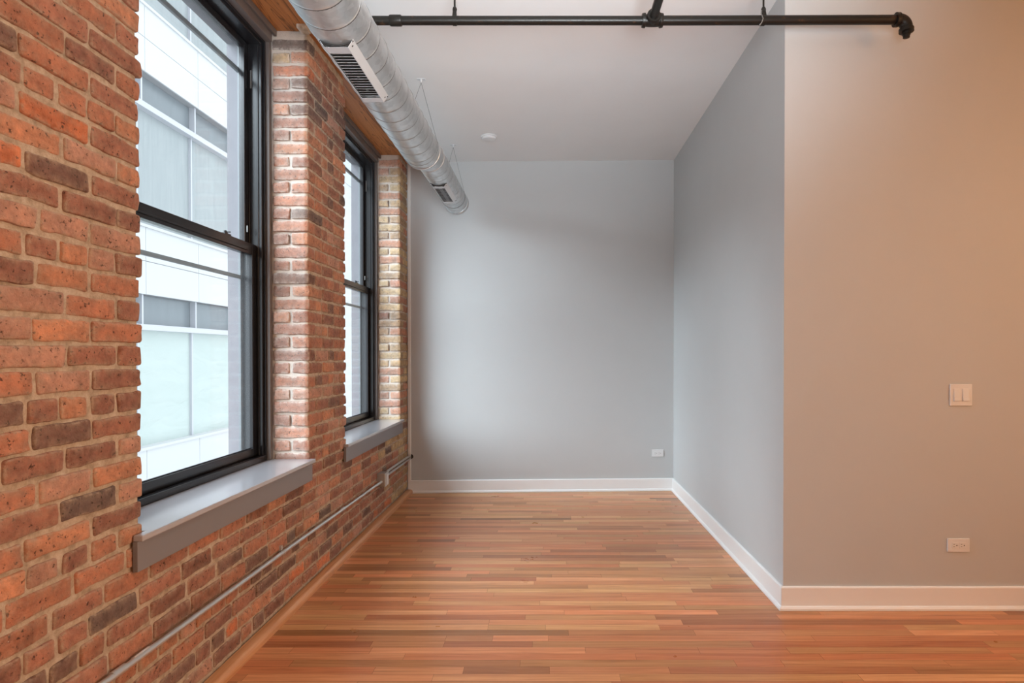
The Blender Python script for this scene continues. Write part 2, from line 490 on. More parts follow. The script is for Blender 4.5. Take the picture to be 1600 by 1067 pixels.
def brick(x0, x1, y0, y1, zc, hh):
    j = lambda s: (rb.random() - .5) * 2 * s
    dx = j(.0022)
    if rb.random() < .07: dx += j(.005)
    lo = y1 < 1.25
    rbox(x0, x1 + dx, y0 + j(.0025), y1 + j(.0025), zc - hh + j(.0025), zc + hh + j(.0025), .0085, .021, .0050, 0,
         Vector((rb.random() * 50, 0, 0)), bcolor((y0 + y1) / 2, zc), lo)


DEP = .098; HH = .0303; MJ = .0125


def course(ya, yb, zc, k, cornerA, cornerB):
    """one course between ya and yb; corner flags: brick returns into the window reveal"""
    header = (k % 6 == 0)
    L = yb - ya; ends = []
    stretch = (not header) and (k % 2 == 1)
    segs = []
    if header:
        n = max(1, round(L / .1085)); segs = [1.0] * n
    else:
        s0 = .105 if not stretch else .213
        segs = [s0 if cornerA else rb.uniform(.08, .213)]
        rem = L - segs[0]
        endl = (s0 if cornerB else rb.uniform(.1, .2)) if rem > .25 else 0
        rem -= endl
        mid = []
        n = max(0, round(rem / .213))
        for i in range(n):
            if rb.random() < .10: mid += [.105, .108]
            else: mid.append(.213 * rb.uniform(.93, 1.07))
        if n == 0 and rem > .06: mid = [rem]
        if mid:
            f_ = rem / sum(mid); mid = [q * f_ for q in mid]
        segs += mid
        if endl: segs.append(endl)
    f_ = L / sum(segs); y = ya
    for i, sg in enumerate(segs):
        w = sg * f_; y0, y1 = y + MJ / 2, y + w - MJ / 2; y += w
        first, last = i == 0, i == len(segs) - 1
        if first: y0 = ya + rb.uniform(-.009, .002)
        if last: y1 = yb + rb.uniform(-.002, .009)
        cor = (first and cornerA) or (last and cornerB)
        if cor and w < .16:      # header on the face, stretcher in the reveal
            brick(XW - .203, XW, y0, y1, zc, HH)
        elif cor:
            brick(XW - DEP, XW, y0, y1, zc, HH)
            if first: brick(XW - .203, XW - DEP - MJ, y0, y0 + .2, zc, HH)
            else: brick(XW - .203, XW - DEP - MJ, y1 - .2, y1, zc, HH)
        else:
            brick(XW - DEP, XW, y0, y1, zc, HH)


YE = 5.765
k = -int((K0 - .04) / PITCH)
while True:
    zc = K0 + k * PITCH
    if zc + HH > ZTOP + .004: break
    if zc < ZSILL - .005:
        course(YR + .01, YE, zc, k, False, False)
    else:
        course(YR + .01, .9, zc, k, False, False)
        course(.9, OPEN[0][0], zc, k, False, True)
        course(OPEN[0][1], OPEN[1][0], zc, k, True, True)
        course(OPEN[1][1], YE, zc, k, True, False)
    k += 1
mo = .0078
MX0, MX1 = -1.60, XW - mo
def mortar(y0, y1, z0, z1):
    rbox(MX0, MX1, y0, y1, z0, z1, .004, .035, .0028, 1, Vector((3, 1, 7)), (0, 0, 0), y1 < 1.25)


mortar(YR + .01, 1.2, .0, ZSILL); mortar(1.2, YE, .0, ZSILL)
mortar(YR + .01, 1.2, ZSILL - .01, ZTOP)
mortar(1.2, OPEN[0][0] - mo, ZSILL - .01, ZTOP)
mortar(OPEN[0][1] + mo, OPEN[1][0] - mo, ZSILL - .01, ZTOP)
mortar(OPEN[1][1] + mo, YE, ZSILL - .01, ZTOP)
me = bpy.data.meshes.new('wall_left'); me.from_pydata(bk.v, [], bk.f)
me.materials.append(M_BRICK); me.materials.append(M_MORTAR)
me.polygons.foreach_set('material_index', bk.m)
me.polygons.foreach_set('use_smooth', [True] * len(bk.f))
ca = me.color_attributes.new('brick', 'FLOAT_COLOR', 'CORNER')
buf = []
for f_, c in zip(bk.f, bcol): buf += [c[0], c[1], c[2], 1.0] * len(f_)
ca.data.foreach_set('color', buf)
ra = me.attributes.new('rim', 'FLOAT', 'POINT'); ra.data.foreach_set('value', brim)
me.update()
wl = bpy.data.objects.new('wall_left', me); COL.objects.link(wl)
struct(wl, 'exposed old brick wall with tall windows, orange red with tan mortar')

# outer render leaf of the same wall, with the window openings cut
b = MB(); XO0, XO1 = -1.805, -1.73; ZO0, ZO1 = .775, 3.085; ins = .05
ys = [YR] + [q for a, c in OPEN for q in (a + ins, c - ins)] + [6.1]
for i in range(0, len(ys), 2): b.box(XO0, XO1, ys[i], ys[i + 1], -1.5, 4.2)
for a, c in OPEN:
    b.box(XO0, XO1, a + ins, c - ins, -1.5, ZO0); b.box(XO0, XO1, a + ins, c - ins, ZO1, 4.2)
struct(b.build('wall_outer', M_STONE), 'lilac grey rendered outer face seen at the window jambs')

# timber beam over the windows
b = MB().box(-1.73, -1.30, YR, YB0 - .01, ZTOP, ZTOP + .16)
beam = b.build('timber_beam', M_BEAM, bevel=.004)
tag(beam, 'orange brown timber beam lying on top of the brick wall under the ceiling', 'beam', kind='structure')
bk = MB(); bcol = []
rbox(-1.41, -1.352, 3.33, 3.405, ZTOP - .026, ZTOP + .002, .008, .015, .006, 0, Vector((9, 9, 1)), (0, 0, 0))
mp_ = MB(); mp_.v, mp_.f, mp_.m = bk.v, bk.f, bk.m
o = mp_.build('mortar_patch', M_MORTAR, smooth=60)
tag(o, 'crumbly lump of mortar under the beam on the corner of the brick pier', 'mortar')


# ------------------------------------------------------------------ windows
def ring(b, x0, x1, y0, y1, z0, z1, wy, wz0, wz1, mi=0):
    b.box(x0, x1, y0, y0 + wy, z0, z1, mi); b.box(x0, x1, y1 - wy, y1, z0, z1, mi)
    b.box(x0, x1, y0 + wy, y1 - wy, z0, z0 + wz0, mi); b.box(x0, x1, y0 + wy, y1 - wy, z1 - wz1, z1, mi)
    return b


def make_window(idx, ya, yb):
    w = empty('window_%d' % idx, (-1.6, (ya + yb) / 2, .747),
              ['', 'large near black framed double hung window in the brick wall',
               'far black framed double hung window in the brick wall'][idx], 'window', None, 'structure')
    P = w
    # taupe casing lining the reveal
    b = MB()
    b.box(-1.640, -1.5775, ya + .0, ya + .030, .747, ZTOP - .001); b.box(-1.640, -1.5775, yb - .030, yb - .0, .747, ZTOP - .001)
    b.box(-1.640, -1.560, ya + .030, yb - .030, 3.105, ZTOP - .001)
    b.box(-1.560, -1.545, ya + .002, yb - .002, 3.150, ZTOP - .001)
    b.build('window_casing', M_CASE, P, bevel=.002)
    # outer frame
    y0, y1 = ya + .030, yb - .030
    z0, z1 = .747, 3.105
    b = MB()
    ring(b, -1.729, -1.606, y0, y1, z0, z1, .032, .022, .030)
    ring(b, -1.625, -1.596, y0, y1, z0, z1, .014, .030, .014)       # inner stop bead
    b.box(-1.729, -1.652, y0 + .032, y1 - .032, z0 + .022, z0 + .034)
    for yy in (y0 + .032, y1 - .037):                                # jamb track ribs
        b.box(-1.630, -1.622, yy, yy + .005, z0 + .03, z1 - .03); b.box(-1.6765, -1.6725, yy, yy + .005, z0 + .03, z1 - .03)
    b.build('window_frame', M_BLACK, P, bevel=.0025)
    ys0, ys1 = y0 + .035, y1 - .035
    zm = 1.955
    # lower sash, inner
    lo = ring(MB(), -1.672, -1.638, ys0, ys1, z0 + .034, zm, .042, .042, .062)
    lo.box(-1.655, -1.650, ys0 + .042, ys1 - .042, z0 + .076, z0 + .080)
    lo.box(-1.638, -1.630, ys0 + .1, ys1 - .1, zm - .045, zm - .037)     # lift lip
    ls = lo.build('lower_sash', M_BLACK, P, bevel=.003)
    MB().box(-1.657, -1.653, ys0 + .040, ys1 - .040, z0 + .074, zm - .060).build('window_pane', M_GLASS, P)
    up = ring(MB(), -1.712, -1.6775, ys0, ys1, zm - .050, z1 - .032, .042, .050, .036)
    us = up.build('upper_sash', M_BLACK, P, bevel=.003)
    MB().box(-1.697, -1.693, ys0 + .040, ys1 - .040, zm - .002, z1 - .066).build('window_pane', M_GLASS, P)
    # outer storm frame with its two crossbars
    st = MB()
    st.box(-1.7285, -1.714, ys0, ys0 + .020, z0 + .034, z1 - .032); st.box(-1.7285, -1.714, ys1 - .020, ys1, z0 + .034, z1 - .032)
    st.box(-1.7285, -1.714, ys0 + .020, ys1 - .020, 2.905, 2.930)
    st.box(-1.7285, -1.714, ys0 + .020, ys1 - .020, 1.765, 1.785)
    st.build('storm_frame', mat('storm_frame_grey', (.13, .15, .16), .45), P, bevel=.002)
    # sash catches and the white latch on the jamb
    b = MB()
    yc = (ya + yb) / 2
    for q in (yc - .35, yc + .35):
        b.box(-1.668, -1.640, q - .03, q + .03, zm, zm + .008); b.lathe([(0, .012), (.012, .010), (.016, .004)], (-1.655, q, zm + .008), (0, 0, 1), 16)
        b.box(-1.660, -1.628, q - .004, q + .004, zm + .012, zm + .018)
    b.build('sash_catch', M_BLACK, P, bevel=.001)
    b = MB().box(-1.668, -1.660, ys1 + .001, ys1 + .0035, 2.83, 2.93); b.box(-1.6675, -1.6625, ys1 - .0445, ys1 - .0415, 2.02, 2.055)
    b.build('jamb_latch', M_WIRE, P)
    # sill board and apron
    b = MB().box(-1.5965, -1.335, ya + .006, yb - .006, .7265, .747)
    b.v = [(x, y, z) for x, y, z in b.v]
    b.box(-1.3655, -1.335, ya - .048, ya + .006, .7265, .747); b.box(-1.3655, -1.335, yb - .006, yb + .004, .7265, .747)
    b.box(-1.3655, -1.3345, ya - .050, yb + .005, .7275, .7465)
    b.build('window_sill', M_SILL, P, bevel=.0025)
    MB().box(-1.3665, -1.349, ya - .052, yb - .006, .626, .7272).build('sill_apron', M_APRON, P, bevel=.002)
    return w


for i, (a, c) in zip((1, 2), OPEN): make_window(i, a, c)

# ------------------------------------------------------------------ spiral duct
def spiral(x, z, R, y0, y1, pitch=.135, hand=1):
    b = MB(); n = 64
    ny = max(2, int((y1 - y0) / .25)); 
    vs = [(x + R * cos(2 * pi * k / n), y0 + (y1 - y0) * i / ny, z + R * sin(2 * pi * k / n)) for i in range(ny + 1) for k in range(n)]
    fs = [(i * n + k, i * n + (k + 1) % n, (i + 1) * n + (k + 1) % n, (i + 1) * n + k) for i in range(ny) for k in range(n)]
    b.add(vs, fs, 0)
    turns = (y1 - y0) / pitch; m = int(turns * 48)
    pts = [(x + (R + .0002) * cos(hand * 2 * pi * t / 48), y0 + pitch * t / 48, z + (R + .0002) * sin(hand * 2 * pi * t / 48)) for t in range(m + 1)]
    # flat lock seam: low ridge either side of a dark fold
    vs = []; fs = []
    for t, p in enumerate(pts):
        a = hand * 2 * pi * t / 48; d = Vector((cos(a), 0, sin(a)))
        for w, h in ((-.006, -.001), (-.003, .0012), (.003, .0012), (.005, -.001)):
            vs.append(Vector(p) + d * h + Vector((0, w, 0)))
    for t in range(len(pts) - 1):
        for q in range(3): fs.append((t * 4 + q, t * 4 + q + 1, t * 4 + 5 + q, t * 4 + 4 + q))
    b.add(vs, fs, 0)
    vs = []; fs = []
    for t, p in enumerate(pts):
        a = hand * 2 * pi * t / 48; d = Vector((cos(a), 0, sin(a)))
        for w in (.0005, .0095): vs.append(Vector(p) + d * (.0017 - (w - .0015) * .25) + Vector((0, w, 0)))
    for t in range(len(pts) - 1): fs.append((t * 2, t * 2 + 1, t * 2 + 3, t * 2 + 2))
    b.add(vs, fs, 1)
    return b


DX1, DZ1, R1 = -.886, CAM_H + 1.421, .127
DX2, DZ2, R2 = -.855, CAM_H + 1.418, .104
YD1, YD2 = 4.16, 5.56
duct = empty('spiral_duct', (DX1, YR, DZ1), 'galvanised spiral air duct hanging along the brick wall below the ceiling', 'duct')
spiral(DX1, DZ1, R1, YR + .01, YD1).build('wide_duct_section', [M_DUCT, M_SEAM], duct, smooth=40)
spiral(DX2, DZ2, R2, YD1 + .16, YD2 - .02, .115).build('narrow_duct_section', [M_DUCT, M_SEAM], duct, smooth=40)
# reducer: rolled ring, cone, collar
b = MB(); n = 64
prof = [(YD1 - .012, R1 + .001, 0), (YD1 - .010, R1 + .0045, 0), (YD1 - .004, R1 + .0045, 0), (YD1, R1 + .001, 0), (YD1 + .02, R1 - .001, 0), (YD1 + .028, R1 - .004, .05),
        (YD1 + .032, R1 - .007, .1), (YD1 + .10, R2 + .004, .95), (YD1 + .104, R2 + .007, 1), (YD1 + .112, R2 + .007, 1), (YD1 + .116, R2 + .002, 1), (YD1 + .18, R2 + .0012, 1), (YD1 + .182, R2 - .002, 1)]
vs = []
for y, r, t_ in prof:
    cx_, cz_ = DX1 + (DX2 - DX1) * t_, DZ1 + (DZ2 - DZ1) * t_
    vs += [(cx_ + r * cos(2 * pi * k / n), y, cz_ + r * sin(2 * pi * k / n)) for k in range(n)]
fs = [(i * n + k, i * n + (k + 1) % n, (i + 1) * n + (k + 1) % n, (i + 1) * n + k) for i in range(len(prof) - 1) for k in range(n)]
b.add(vs, fs, 0)
for y_, r_, x_, z_ in ((YD1 + .0005, R1 + .0008, DX1, DZ1), (YD1 + .1175, R2 + .0022, DX2, DZ2)):
    b.lathe([(0, r_ - .001), (.0, r_ + .0012), (.005, r_ + .0012), (.005, r_ - .001)], (x_, y_, z_), (0, 1, 0), 64, 1)
b.build('duct_reducer', [M_DUCT, M_SEAM], duct, smooth=30)
b = MB().lathe([(0, R2 + .0015), (.0, R2 + .004), (.006, R2 + .005), (.012, R2 + .003), (.03, R2 + .002), (.034, R2 + .006), (.046, R2 + .007), (.052, R2 + .003), (.054, R2 - .01)],
               (DX2, YD2 - .055, DZ2), (0, 1, 0), 64)
b.build('duct_end_cap', M_DUCT, duct, smooth=30)
# thin slip coupling ring
for yy in (.9,):
    MB().lathe([(0, R1), (0, R1 + .003), (.06, R1 + .003), (.06, R1)], (DX1, yy, DZ1), (0, 1, 0), 64).build('duct_coupling', M_DUCT, duct, smooth=30)


def register(cx_, cz_, R, ya, yb, hw, drop):
    """saddle register hugging the underside of the duct"""
    zt = cz_ - math.sqrt(R * R - hw * hw)          # where the side flanges meet the duct
    zb = cz_ - R - drop
    fw = hw - .020
    b = MB(); t_ = .0012
    def plate(pts): b.add(pts, [(0, 1, 2, 3)], 0)
    m = .032; oy0, oy1 = ya + .050, yb - .050; ow = fw - .004
    # flat bottom face as a frame round the louvre opening
    for x0, x1, y0, y1 in ((-fw, fw, ya, oy0), (-fw, fw, oy1, yb), (-fw, -ow, oy0, oy1), (ow, fw, oy0, oy1)):
        b.box(cx_ + x0, cx_ + x1, y0, y1, zb, zb + t_)
    for s in (-1, 1):
        p = [(cx_ + s * fw, ya, zb), (cx_ + s * fw, yb, zb), (cx_ + s * (hw + .002), yb, zt), (cx_ + s * (hw + .002), ya, zt)]
        q = [(x - s * t_, y, z + t_) for x, y, z in p]
        b.add(p + q, [(0, 1, 2, 3), (7, 6, 5, 4), (0, 4, 5, 1), (1, 5, 6, 2), (2, 6, 7, 3), (3, 7, 4, 0)])
    r = b.build('air_register', M_REG, duct, bevel=.0006, seg=1)
    lb = MB(); nl = 17 if yb - ya > .52 else 16
    for i in range(nl):
        y = oy0 + (oy1 - oy0) * (i + .5) / nl
        w = (oy1 - oy0) / nl * .70
        lb.add([(cx_ - ow, y - w / 2, zb + .001), (cx_ + ow, y - w / 2, zb + .001), (cx_ + ow, y + w / 2, zb + .0075), (cx_ - ow, y + w / 2, zb + .0075),
                (cx_ - ow, y - w / 2, zb + .002), (cx_ + ow, y - w / 2, zb + .002), (cx_ + ow, y + w / 2, zb + .0085), (cx_ - ow, y + w / 2, zb + .0085)],
               [(0, 3, 2, 1), (4, 5, 6, 7), (0, 1, 5, 4), (1, 2, 6, 5), (2, 3, 7, 6), (3, 0, 4, 7)])
    lv = lb.build('louvre_blades', M_REG, r)
    dk = MB().box(cx_ - ow, cx_ + ow, oy0 - .002, oy1 + .002, zb + .011, zb + .012).build('register_throat', M_DARK, r)
    # dark strips standing in for the shaded end gaps between flange and duct
    for ye in (ya + .004, yb - .004):
        gk = MB()
        pts = [(cx_ + x, ye, cz_ - math.sqrt(R * R - x * x) - .003) for x in [hw * (-1 + 2 * i / 12) for i in range(13)]]
        gk.tube(pts, .004, 8)
        for s in (-1, 1):
            gk.add([(cx_ + s * (fw - .014), ye, zb + .002), (cx_ + s * fw, ye, zb + .002), (cx_ + s * hw, ye, zt), (cx_ + s * (fw - .014), ye, cz_ - math.sqrt(R * R - (fw - .014) ** 2)),
                    (cx_ + s * (fw - .014), ye + .003, zb + .002), (cx_ + s * fw, ye + .003, zb + .002), (cx_ + s * hw, ye + .003, zt), (cx_ + s * (fw - .014), ye + .003, cz_ - math.sqrt(R * R - (fw - .014) ** 2))],
                   [(0, 1, 2, 3), (7, 6, 5, 4), (0, 4, 5, 1), (1, 5, 6, 2), (2, 6, 7, 3), (3, 7, 4, 0)])
        gk.build('gap_shade', M_DARK, r)
    for ye in (ya + .022, yb - .022):
        for s in (-1, 1):
            sc = MB()
            p = Vector((cx_ + s * (fw + .011), ye, (zb + zt) / 2)); nn = Vector((s, 0, -1)).normalized()
            sc.lathe([(0, .0045), (.0015, .0040), (.0022, .002)], p, nn, 12)
            sc.build('screw', M_SEAM, r)


register(DX1, DZ1, R1, 2.49, 3.03, .070, .012)
register(DX2, DZ2, R2, 4.62, 5.12, .064, .010)


# wire hangers
def wire_hanger(x, y, R, cx_, cz_, label):
    zc = ceil_z(x)
    t = empty('wire_hanger', (x, y, zc), label, 'hanger', 'wire hangers of the duct')
    MB().box(x - .028, x + .028, y - .012, y + .012, zc - .003, zc + .001).lathe([(0, .008), (.012, .006), (.02, .003)], (x, y, zc - .003), (0, 0, -1), 12) \
        .build('ceiling_anchor', M_REG, t)
    a0 = math.atan2(zc - .03 - cz_, x - cx_)
    top = Vector((x, y, zc - .022)); pts = [top + Vector((0, 0, 0))]
    r = R + .003
    dist = (Vector((x, 0, zc - .022)) - Vector((cx_, 0, cz_))).length
    half = math.acos(r / dist); base = math.atan2(zc - .022 - cz_, x - cx_)
    a1 = base - half; a2 = base + half - 2 * pi
    n = 40
    for i in range(n + 1):
        a = a1 + (a2 - a1) * i / n; pts.append(Vector((cx_ + r * cos(a), y, cz_ + r * sin(a))))
    pts.append(top)
    MB().tube(pts, .0014, 6).build('wire', M_WIRE, t, smooth=60)
    q = pts[-2].lerp(top, .55); d = (top - pts[-2]).normalized()
    MB().tube([q - d * .022, q + d * .022], .0075, 12).build('wire_gripper', M_SEAM, t, smooth=40)
    return t


wire_hanger(-.869, 4.068, R1, DX1, DZ1, 'thin looped wire hanging the wide duct, nearer the camera')
wire_hanger(-.854, 5.331, R2, DX2, DZ2, 'thin looped wire hanging the narrow duct near the end wall')

# ------------------------------------------------------------------ sprinkler pipe
PY, PZ, PR = 2.975, CAM_H + 1.664, .0212
pipe = empty('sprinkler_pipe', (.5, PY, PZ), 'black iron sprinkler pipe crossing the room just below the ceiling', 'pipe')
bxs = .515
TR = .034
b = MB().tube([(-1.02, PY, PZ), (bxs - .03, PY, PZ)], PR, 24).tube([(bxs + .03, PY, PZ), (1.735, PY, PZ + .004)], PR * 1.05, 24)
b.build('cross_pipe', M_PIPE, pipe, smooth=50)
b = MB().tube([(bxs, PY - .03, PZ), (bxs, YR + .05, PZ)], PR, 24); b.build('branch_pipe', M_PIPE, pipe, smooth=50)
b = MB()
b.lathe([(-.052, PR), (-.052, TR - .002), (-.042, TR), (-.036, TR), (-.034, .0275), (-.012, .029), (.012, .029), (.034, .0275), (.036, TR), (.042, TR), (.052, TR - .002), (.052, PR)], (bxs, PY, PZ), (1, 0, 0), 28)
b.lathe([(0, .028), (.034, .0275), (.036, TR), (.046, TR), (.052, TR - .002), (.052, PR)], (bxs, PY, PZ), (0, -1, 0), 28)
b.build('tee_fitting', M_PIPE, pipe, smooth=35)
# elbow at the right end, turning down, with a plugged stub
ex = 1.735
b = MB()
b.lathe([(-.012, PR), (-.012, TR), (.004, TR), (.008, .029)], (ex, PY, PZ + .004), (1, 0, 0), 28)
arc = [(ex + .0, PY, PZ + .004)] + [(ex + .004 + .040 * sin(a), PY, PZ + .004 - .040 * (1 - cos(a))) for a in [i * pi / 2 / 8 for i in range(9)]]
b.tube(arc, .0285, 24)
b.lathe([(0, .029), (.004, TR), (.02, TR), (.021, .024)], (ex + .044, PY, PZ - .036), (0, 0, -1), 28)
b.build('elbow_fitting', M_PIPE, pipe, smooth=40)
MB().lathe([(0, .021), (.014, .021), (.0145, .016), (.030, .016), (.032, .012)], (ex + .044, PY, PZ - .055), (0, 0, -1), 8).build('pipe_plug', M_PIPE, pipe, smooth=30)
b = MB().lathe([(0, PR), (0, PR + .004), (.005, PR + .0052), (.052, PR + .0052), (.057, PR + .004), (.057, PR)], (-.79, PY, PZ), (1, 0, 0), 28)
b.build('pipe_coupling', M_PIPE, pipe, smooth=40)
b = MB().tube([(-1.02, PY, PZ - .0), (-1.04, PY, PZ + .01), (-1.05, PY, PZ + .03), (-1.05, PY, ceil_z(-1.05) - .001)], PR + .003, 20)
b.build('riser_elbow', M_PIPE, pipe, smooth=40)


def pipe_hanger(x, label, twist):
    t = empty('pipe_hanger', (x, PY, PZ), label, 'hanger', 'hangers of the black sprinkler pipe')
    MB().tube([(x, PY, PZ + .060), (x, PY, ceil_z(x) + .005)], .0048, 12).build('threaded_rod', M_PIPE, t, smooth=60)
    # ring strap
    b = MB(); n = 32; vs = []
    for i in range(n):
        a = 2 * pi * i / n; r0, r1 = PR + .0012, PR + .0034
        zz = PZ
        for r in (r0, r1):
            for w in (-.009, .009): vs.append((x + w + twist * cos(a) * .004, PY + r * sin(a), zz + r * cos(a)))
    fs = []
    for i in range(n):
        j = (i + 1) % n
        for p, q in ((0, 1), (1, 3), (3, 2), (2, 0)): fs.append((i * 4 + p, i * 4 + q, j * 4 + q, j * 4 + p))
    b.add(vs, fs)
    for s in (-1, 1):
        b.add([(x - .009, PY + s * .018, PZ + .012), (x + .009, PY + s * .018, PZ + .012), (x + .008, PY + s * .004, PZ + .050), (x - .008, PY + s * .004, PZ + .050),
               (x - .009, PY + s * .021, PZ + .012), (x + .009, PY + s * .021, PZ + .012), (x + .008, PY + s * .007, PZ + .050), (x - .008, PY + s * .007, PZ + .050)],
              [(0, 3, 2, 1), (4, 5, 6, 7), (0, 1, 5, 4), (1, 2, 6, 5), (2, 3, 7, 6), (3, 0, 4, 7)])
    b.build('strap_ring', M_PIPE, t, smooth=40)
    MB().lathe([(0, .011), (.012, .0125), (.02, .009), (.024, .006)], (x, PY, PZ + .044), (0, 0, 1), 6).build('hanger_nut', M_PIPE, t, bevel=.001)
    if twist:
        MB().tube([(x - .014, PY - .010, PZ + .045), (x - .020, PY - .024, PZ + .020), (x - .011, PY - .026, PZ - .004), (x - .016, PY - .020, PZ - .020), (x - .028, PY - .018, PZ - .036)], .0028, 8) \
            .build('tie_wire', M_WIRE, t, smooth=60)
    return t


pipe_hanger(-.468, 'rod and ring hanger on the black pipe near the duct', 0)
pipe_hanger(1.068, 'rod and ring hanger with a twisted tie wire, near the corner of the tan wall', 1)

# ------------------------------------------------------------------ smoke detector
zc = ceil_z(-.516)
sd = empty('smoke_detector', (-.516, 5.148, zc), 'round white smoke detector on the ceiling', 'smoke detector')
MB().lathe([(0, .072), (.010, .073), (.013, .071), (.014, .066)], (-.516, 5.148, zc + .002), (0, 0, -1), 48).build('base_plate', M_PLATE, sd, smooth=30)
MB().lathe([(0, .064), (.012, .062), (.018, .056), (.020, .045), (.0195, .040), (.021, .036), (.022, .0)], (-.516, 5.148, zc - .011), (0, 0, -1), 48).build('detector_cover', M_PLATE, sd, smooth=30)

# ------------------------------------------------------------------ wall plates
def outlet(name, cx_, cz_, yw, label, grp, ux=(1, 0, 0), nrm=(0, -1, 0)):
    t = empty(name, (cx_, yw, cz_), label, 'outlet', grp)
    u = Vector(ux); n = Vector(nrm); c = Vector((cx_, yw, cz_))
    def bx(b, a0, a1, z0, z1, d0, d1):
        vs = [c + u * a + n * d + Vector((0, 0, z)) for d in (d0, d1) for z in (z0, z1) for a in (a0, a1)]
        b.add(vs, [(0, 1, 3, 2), (4, 6, 7, 5), (0, 4, 5, 1), (2, 3, 7, 6), (0, 2, 6, 4), (1, 5, 7, 3)])
    b = MB(); bx(b, -.058, .058, -.0355, .0355, -.001, .0065); b.build('cover_plate', M_PLATE, t, bevel=.0022)
    for s in (-1, 1):
        b = MB(); bx(b, s * .0195 - .0165, s * .0195 + .0165, -.0165, .0165, .006, .0082)
        r = b.build('receptacle', M_PLATE, t, bevel=.002)
        b = MB()
        for z in (-.0062, .0062): bx(b, s * .0195 - .0095, s * .0195 - .0030, z - .0012, z + .0012, .0078, .0088)
        cc = c + u * (s * .0195 + .0080) + n * .0078
        b.lathe([(0, .0028), (.001, .0028)], cc, n, 12)
        q = b.build('slots', M_DARK, r)
    b = MB().lathe([(0, .0028), (.0012, .0022)], c + n * .0065, n, 12); b.build('screw', M_PLATE, t)
    return t


outlet('power_outlet', 2.156, .340, YF, 'white power outlet low on the tan wall above the baseboard', 'wall power outlets')
yo = YB0 + (YB1 - YB0) * (1.076 + 1.37) / (XR + 1.37)
outlet('power_outlet', 1.076, .371, yo, 'small white power outlet low on the grey end wall by the corner', 'wall power outlets', tuple(dB), tuple(nB))
sw = empty('light_switch', (2.164, YF, 1.131), 'white double rocker light switch on the tan wall', 'light switch')
MB().box(2.106, 2.222, YF - .0065, YF + .001, 1.074, 1.188).build('cover_plate', M_PLATE, sw, bevel=.0022)
for s in (-1, 1):
    xx = 2.164 + s * .0232
    b = MB(); b.box(xx - .0172, xx + .0172, YF - .0075, YF - .006, 1.131 - .0340, 1.131 + .0340)
    b.build('rocker_surround', M_PLATE, sw, bevel=.0006)
    b = MB(); b.add([(xx - .0158, YF - .007, 1.1), (xx + .0158, YF - .007, 1.1), (xx + .0158, YF - .0125, 1.1), (xx - .0158, YF - .0125, 1.1),
                     (xx - .0158, YF - .007, 1.162), (xx + .0158, YF - .007, 1.162), (xx + .0158, YF - .0085, 1.162), (xx - .0158, YF - .0085, 1.162)],
                    [(0, 3, 2, 1), (4, 5, 6, 7), (0, 1, 5, 4), (1, 2, 6, 5), (2, 3, 7, 6), (3, 0, 4, 7)])
    b.build('rocker', M_PLATE, sw, bevel=.0008)

# ------------------------------------------------------------------ conduit on the brick
CX, CR = -1.352, .0105
cd = empty('electrical_conduit', (CX, 1.7, .345), 'thin grey metal conduit running along the brick wall below the windows', 'conduit')
MB().tube([(CX, .3, .362), (CX, 1.66, .350), (CX + .003, 1.80, .346), (CX, 3.2, .336), (CX + .002, 4.0, .328), (CX + .006, 4.62, .325), (CX + .016, 4.70, .328), (CX + .016, 4.742, .328)], CR, 14).build('conduit_tube', M_EMT, cd, smooth=60)
b = MB().lathe([(-.03, CR), (-.03, CR + .003), (.03, CR + .003), (.03, CR)], (CX, 1.86, .3455), (0, 1, -.005), 16); b.build('coupling', M_EMT, cd, smooth=40)
b = MB().lathe([(-.028, CR), (-.028, CR + .0025), (.028, CR + .0025), (.028, CR)], (CX, 3.9, .3295), (0, 1, -.005), 16); b.build('coupling', M_EMT, cd, smooth=40)
b = MB().lathe([(0, CR), (.0, CR + .0006), (.075, CR + .0006), (.075, CR)], (CX, 1.93, .3453), (0, 1, -.007), 16); b.build('white_sticker', M_PLATE, cd, smooth=40)
yst = 3.02
b = MB(); n = 14
vs = []
for i in range(n + 1):
    a = -pi / 2 + pi * i / n
    for w in (-.009, .009):
        for r in (CR + .0003, CR + .0022): vs.append((CX + r * cos(a), yst + w, .3372 + r * sin(a)))
fs = []
for i in range(n):
    for p, q in ((0, 1), (1, 3), (3, 2), (2, 0)): fs.append((i * 4 + p, i * 4 + q, i * 4 + 4 + q, i * 4 + 4 + p))
b.add(vs, fs); b.box(CX - .018, CX - .006, yst - .009, yst + .009, .3372 + CR, .3372 + CR + .024)
b.lathe([(0, .005), (.004, .004)], (CX - .006, yst, .3372 + CR + .013), (1, 0, 0), 10)
b.build('conduit_strap', M_EMT, cd, smooth=40)
jb = empty('junction_box', (-1.34, 4.80, .34), 'small square metal junction box on the brick wall under the far window', 'junction box')
M_BOX = mat('box_steel', (.42, .41, .39), .45, .7)
MB().box(-1.372, -1.312, 4.742, 4.850, .286, .394).build('box_body', M_BOX, jb, bevel=.003)
MB().box(-1.312, -1.306, 4.744, 4.848, .288, .392).build('box_cover', M_EMT, jb, bevel=.002)
b = MB().box(-1.3058, -1.301, 4.768, 4.828, .300, .380); b.build('receptacle', M_PLATE, jb, bevel=.002)
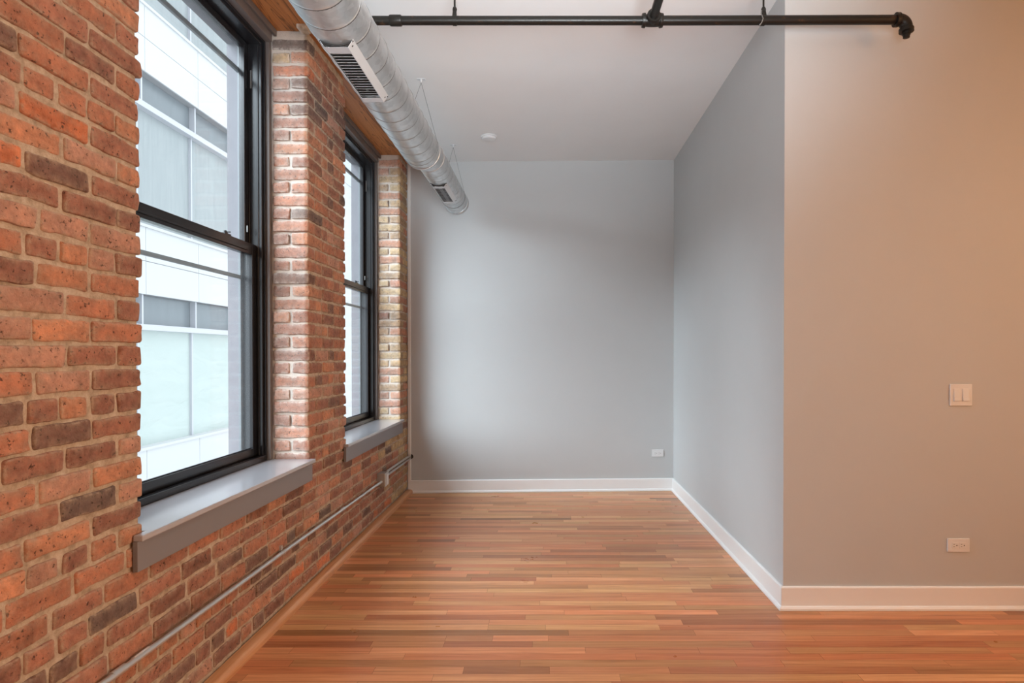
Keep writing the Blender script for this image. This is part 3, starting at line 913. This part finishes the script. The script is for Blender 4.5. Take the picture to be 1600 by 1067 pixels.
for z0, z1, lb in ((.374, .366, 'upper of the two short conduits from the junction box to the end wall'), (.341, .338, 'lower of the two short conduits from the junction box to the end wall')):
    t = empty('short_conduit', (CX, 4.85, z0), lb, 'conduit')
    MB().tube([(CX + .022, 4.851, z0), (CX + .016, 4.90, z0), (CX + .006, 4.97, z0 - .0), (CX + .004, 5.75, z1), (CX + .004, 5.79, z1)], CR, 14).build('conduit_tube', M_EMT, t, smooth=60)
    MB().lathe([(0, .015), (.012, .015), (.013, .013), (.028, .013)], (CX + .022, 4.851, z0), (0, 1, 0), 8).build('connector', M_EMT, t, smooth=30)
o = MB().lathe([(-.002, .024), (.003, .022)], (CX + .012, YB0 - .001, .355), (0, -1, 0), 20).build('conduit_hole', M_DARK)
tag(o, 'dark hole where the twin conduits enter the end wall', 'hole')

# ------------------------------------------------------------------ building across the alley
XB = -7.0
bd = empty('office_building', (XB, 10, -6), 'white panelled building with ribbon windows seen through the near window', 'building')
YA, YZ = 4.0, 17.2
floors = [(2.40, -.28), (2.40 + 3.87, 3.59)]     # (underside of upper panel, window foot)
JS = 1.565; J0 = 11.92
def joints(y0, y1, off=0):
    k = math.ceil((y0 - J0 - off) / JS); out = []
    while J0 + off + k * JS < y1: out.append(J0 + off + k * JS); k += 1
    return out


def panel_band(z0, z1, zj=None):
    b = MB(); js = [YA] + joints(YA + .2, YZ) + [YZ]
    b.box(XB - .34, XB - .012, YA, YZ, z0 + .004, z1 - .004, 1)
    for a, c in zip(js[:-1], js[1:]):
        zs = [(z0, z1)] if zj is None else [(z0, zj - .006), (zj + .006, z1)]
        for q0, q1 in zs: b.box(XB - .03, XB, a + .005, c - .005, q0, q1)
    b.build('cladding_panels', [M_PANEL, M_PJOINT], bd)


panel_band(-6, -.30); panel_band(2.40, 3.56, 2.975); panel_band(6.265, 7.39, 6.845); panel_band(10.1, 11.2, 10.7)
for zt, zf in floors + [(10.1, 7.42)]:
    par = bd
    MB().box(XB - .24, XB - .20, YA, YZ, zf, zt).build('window_backing', M_SOFF, par)
    low_paper = zf < 0
    zr = zt - .62
    js = [YA] + joints(YA + .2, YZ) + [YZ]
    for a, c in zip(js[:-1], js[1:]):
        if c < 5 and a > -30 and zf > 3 and c < 5: pass
        w = MB().box(XB - .19, XB - .17, a + .02, c - .02, zf + .03, zt - .01)
        frm = MB()
        frm.box(XB - .17, XB - .12, a - .05, a - .01, zf, zr)
        frm.box(XB - .17, XB - .06, a - .02, a + .02, zr + .10, zt)
        frm = frm.build('mullion', M_MULL, par)
        MB().box(XB - .19, XB - .175, a, c, zr + .10, zt - .01).build('transom_pane', M_GREYGLASS, par)
        MB().box(XB - .19, XB - .17, a + .02, c - .02, zf + .02, zr).build('shaded_pane', M_PAPER if low_paper else M_SHADE, par)
    MB().box(XB - .17, XB - .03, YA, YZ, zr, zr + .10).build('transom_rail', M_MULL, par)
    MB().box(XB - .2, XB + .03, YA, YZ, zf - .03, zf + .02).build('window_ledge', M_PANEL, par)
# paler neighbour farther down the alley
nb = empty('neighbour_building', (XB - .3, 18, -6), 'plain pale building farther down the alley seen through the far window', 'building')
b = MB().box(XB - 3, XB - .15, 17.22, 44, -6, 14); b.build('facade', M_PANEL, nb)
b = MB()
for z in (.4, 3.9, 7.4): b.box(XB - .16, XB - .13, 17.6, 43.5, z, z + 1.5)
b.build('window_band', mat('pale_glass', (.52, .56, .58), .4), nb)
gd = MB().box(-30, -1.81, -20, 50, -6.2, -6).build('alley_ground', M_GROUND); tag(gd, 'grey alley ground far below the windows', 'ground', kind='structure')
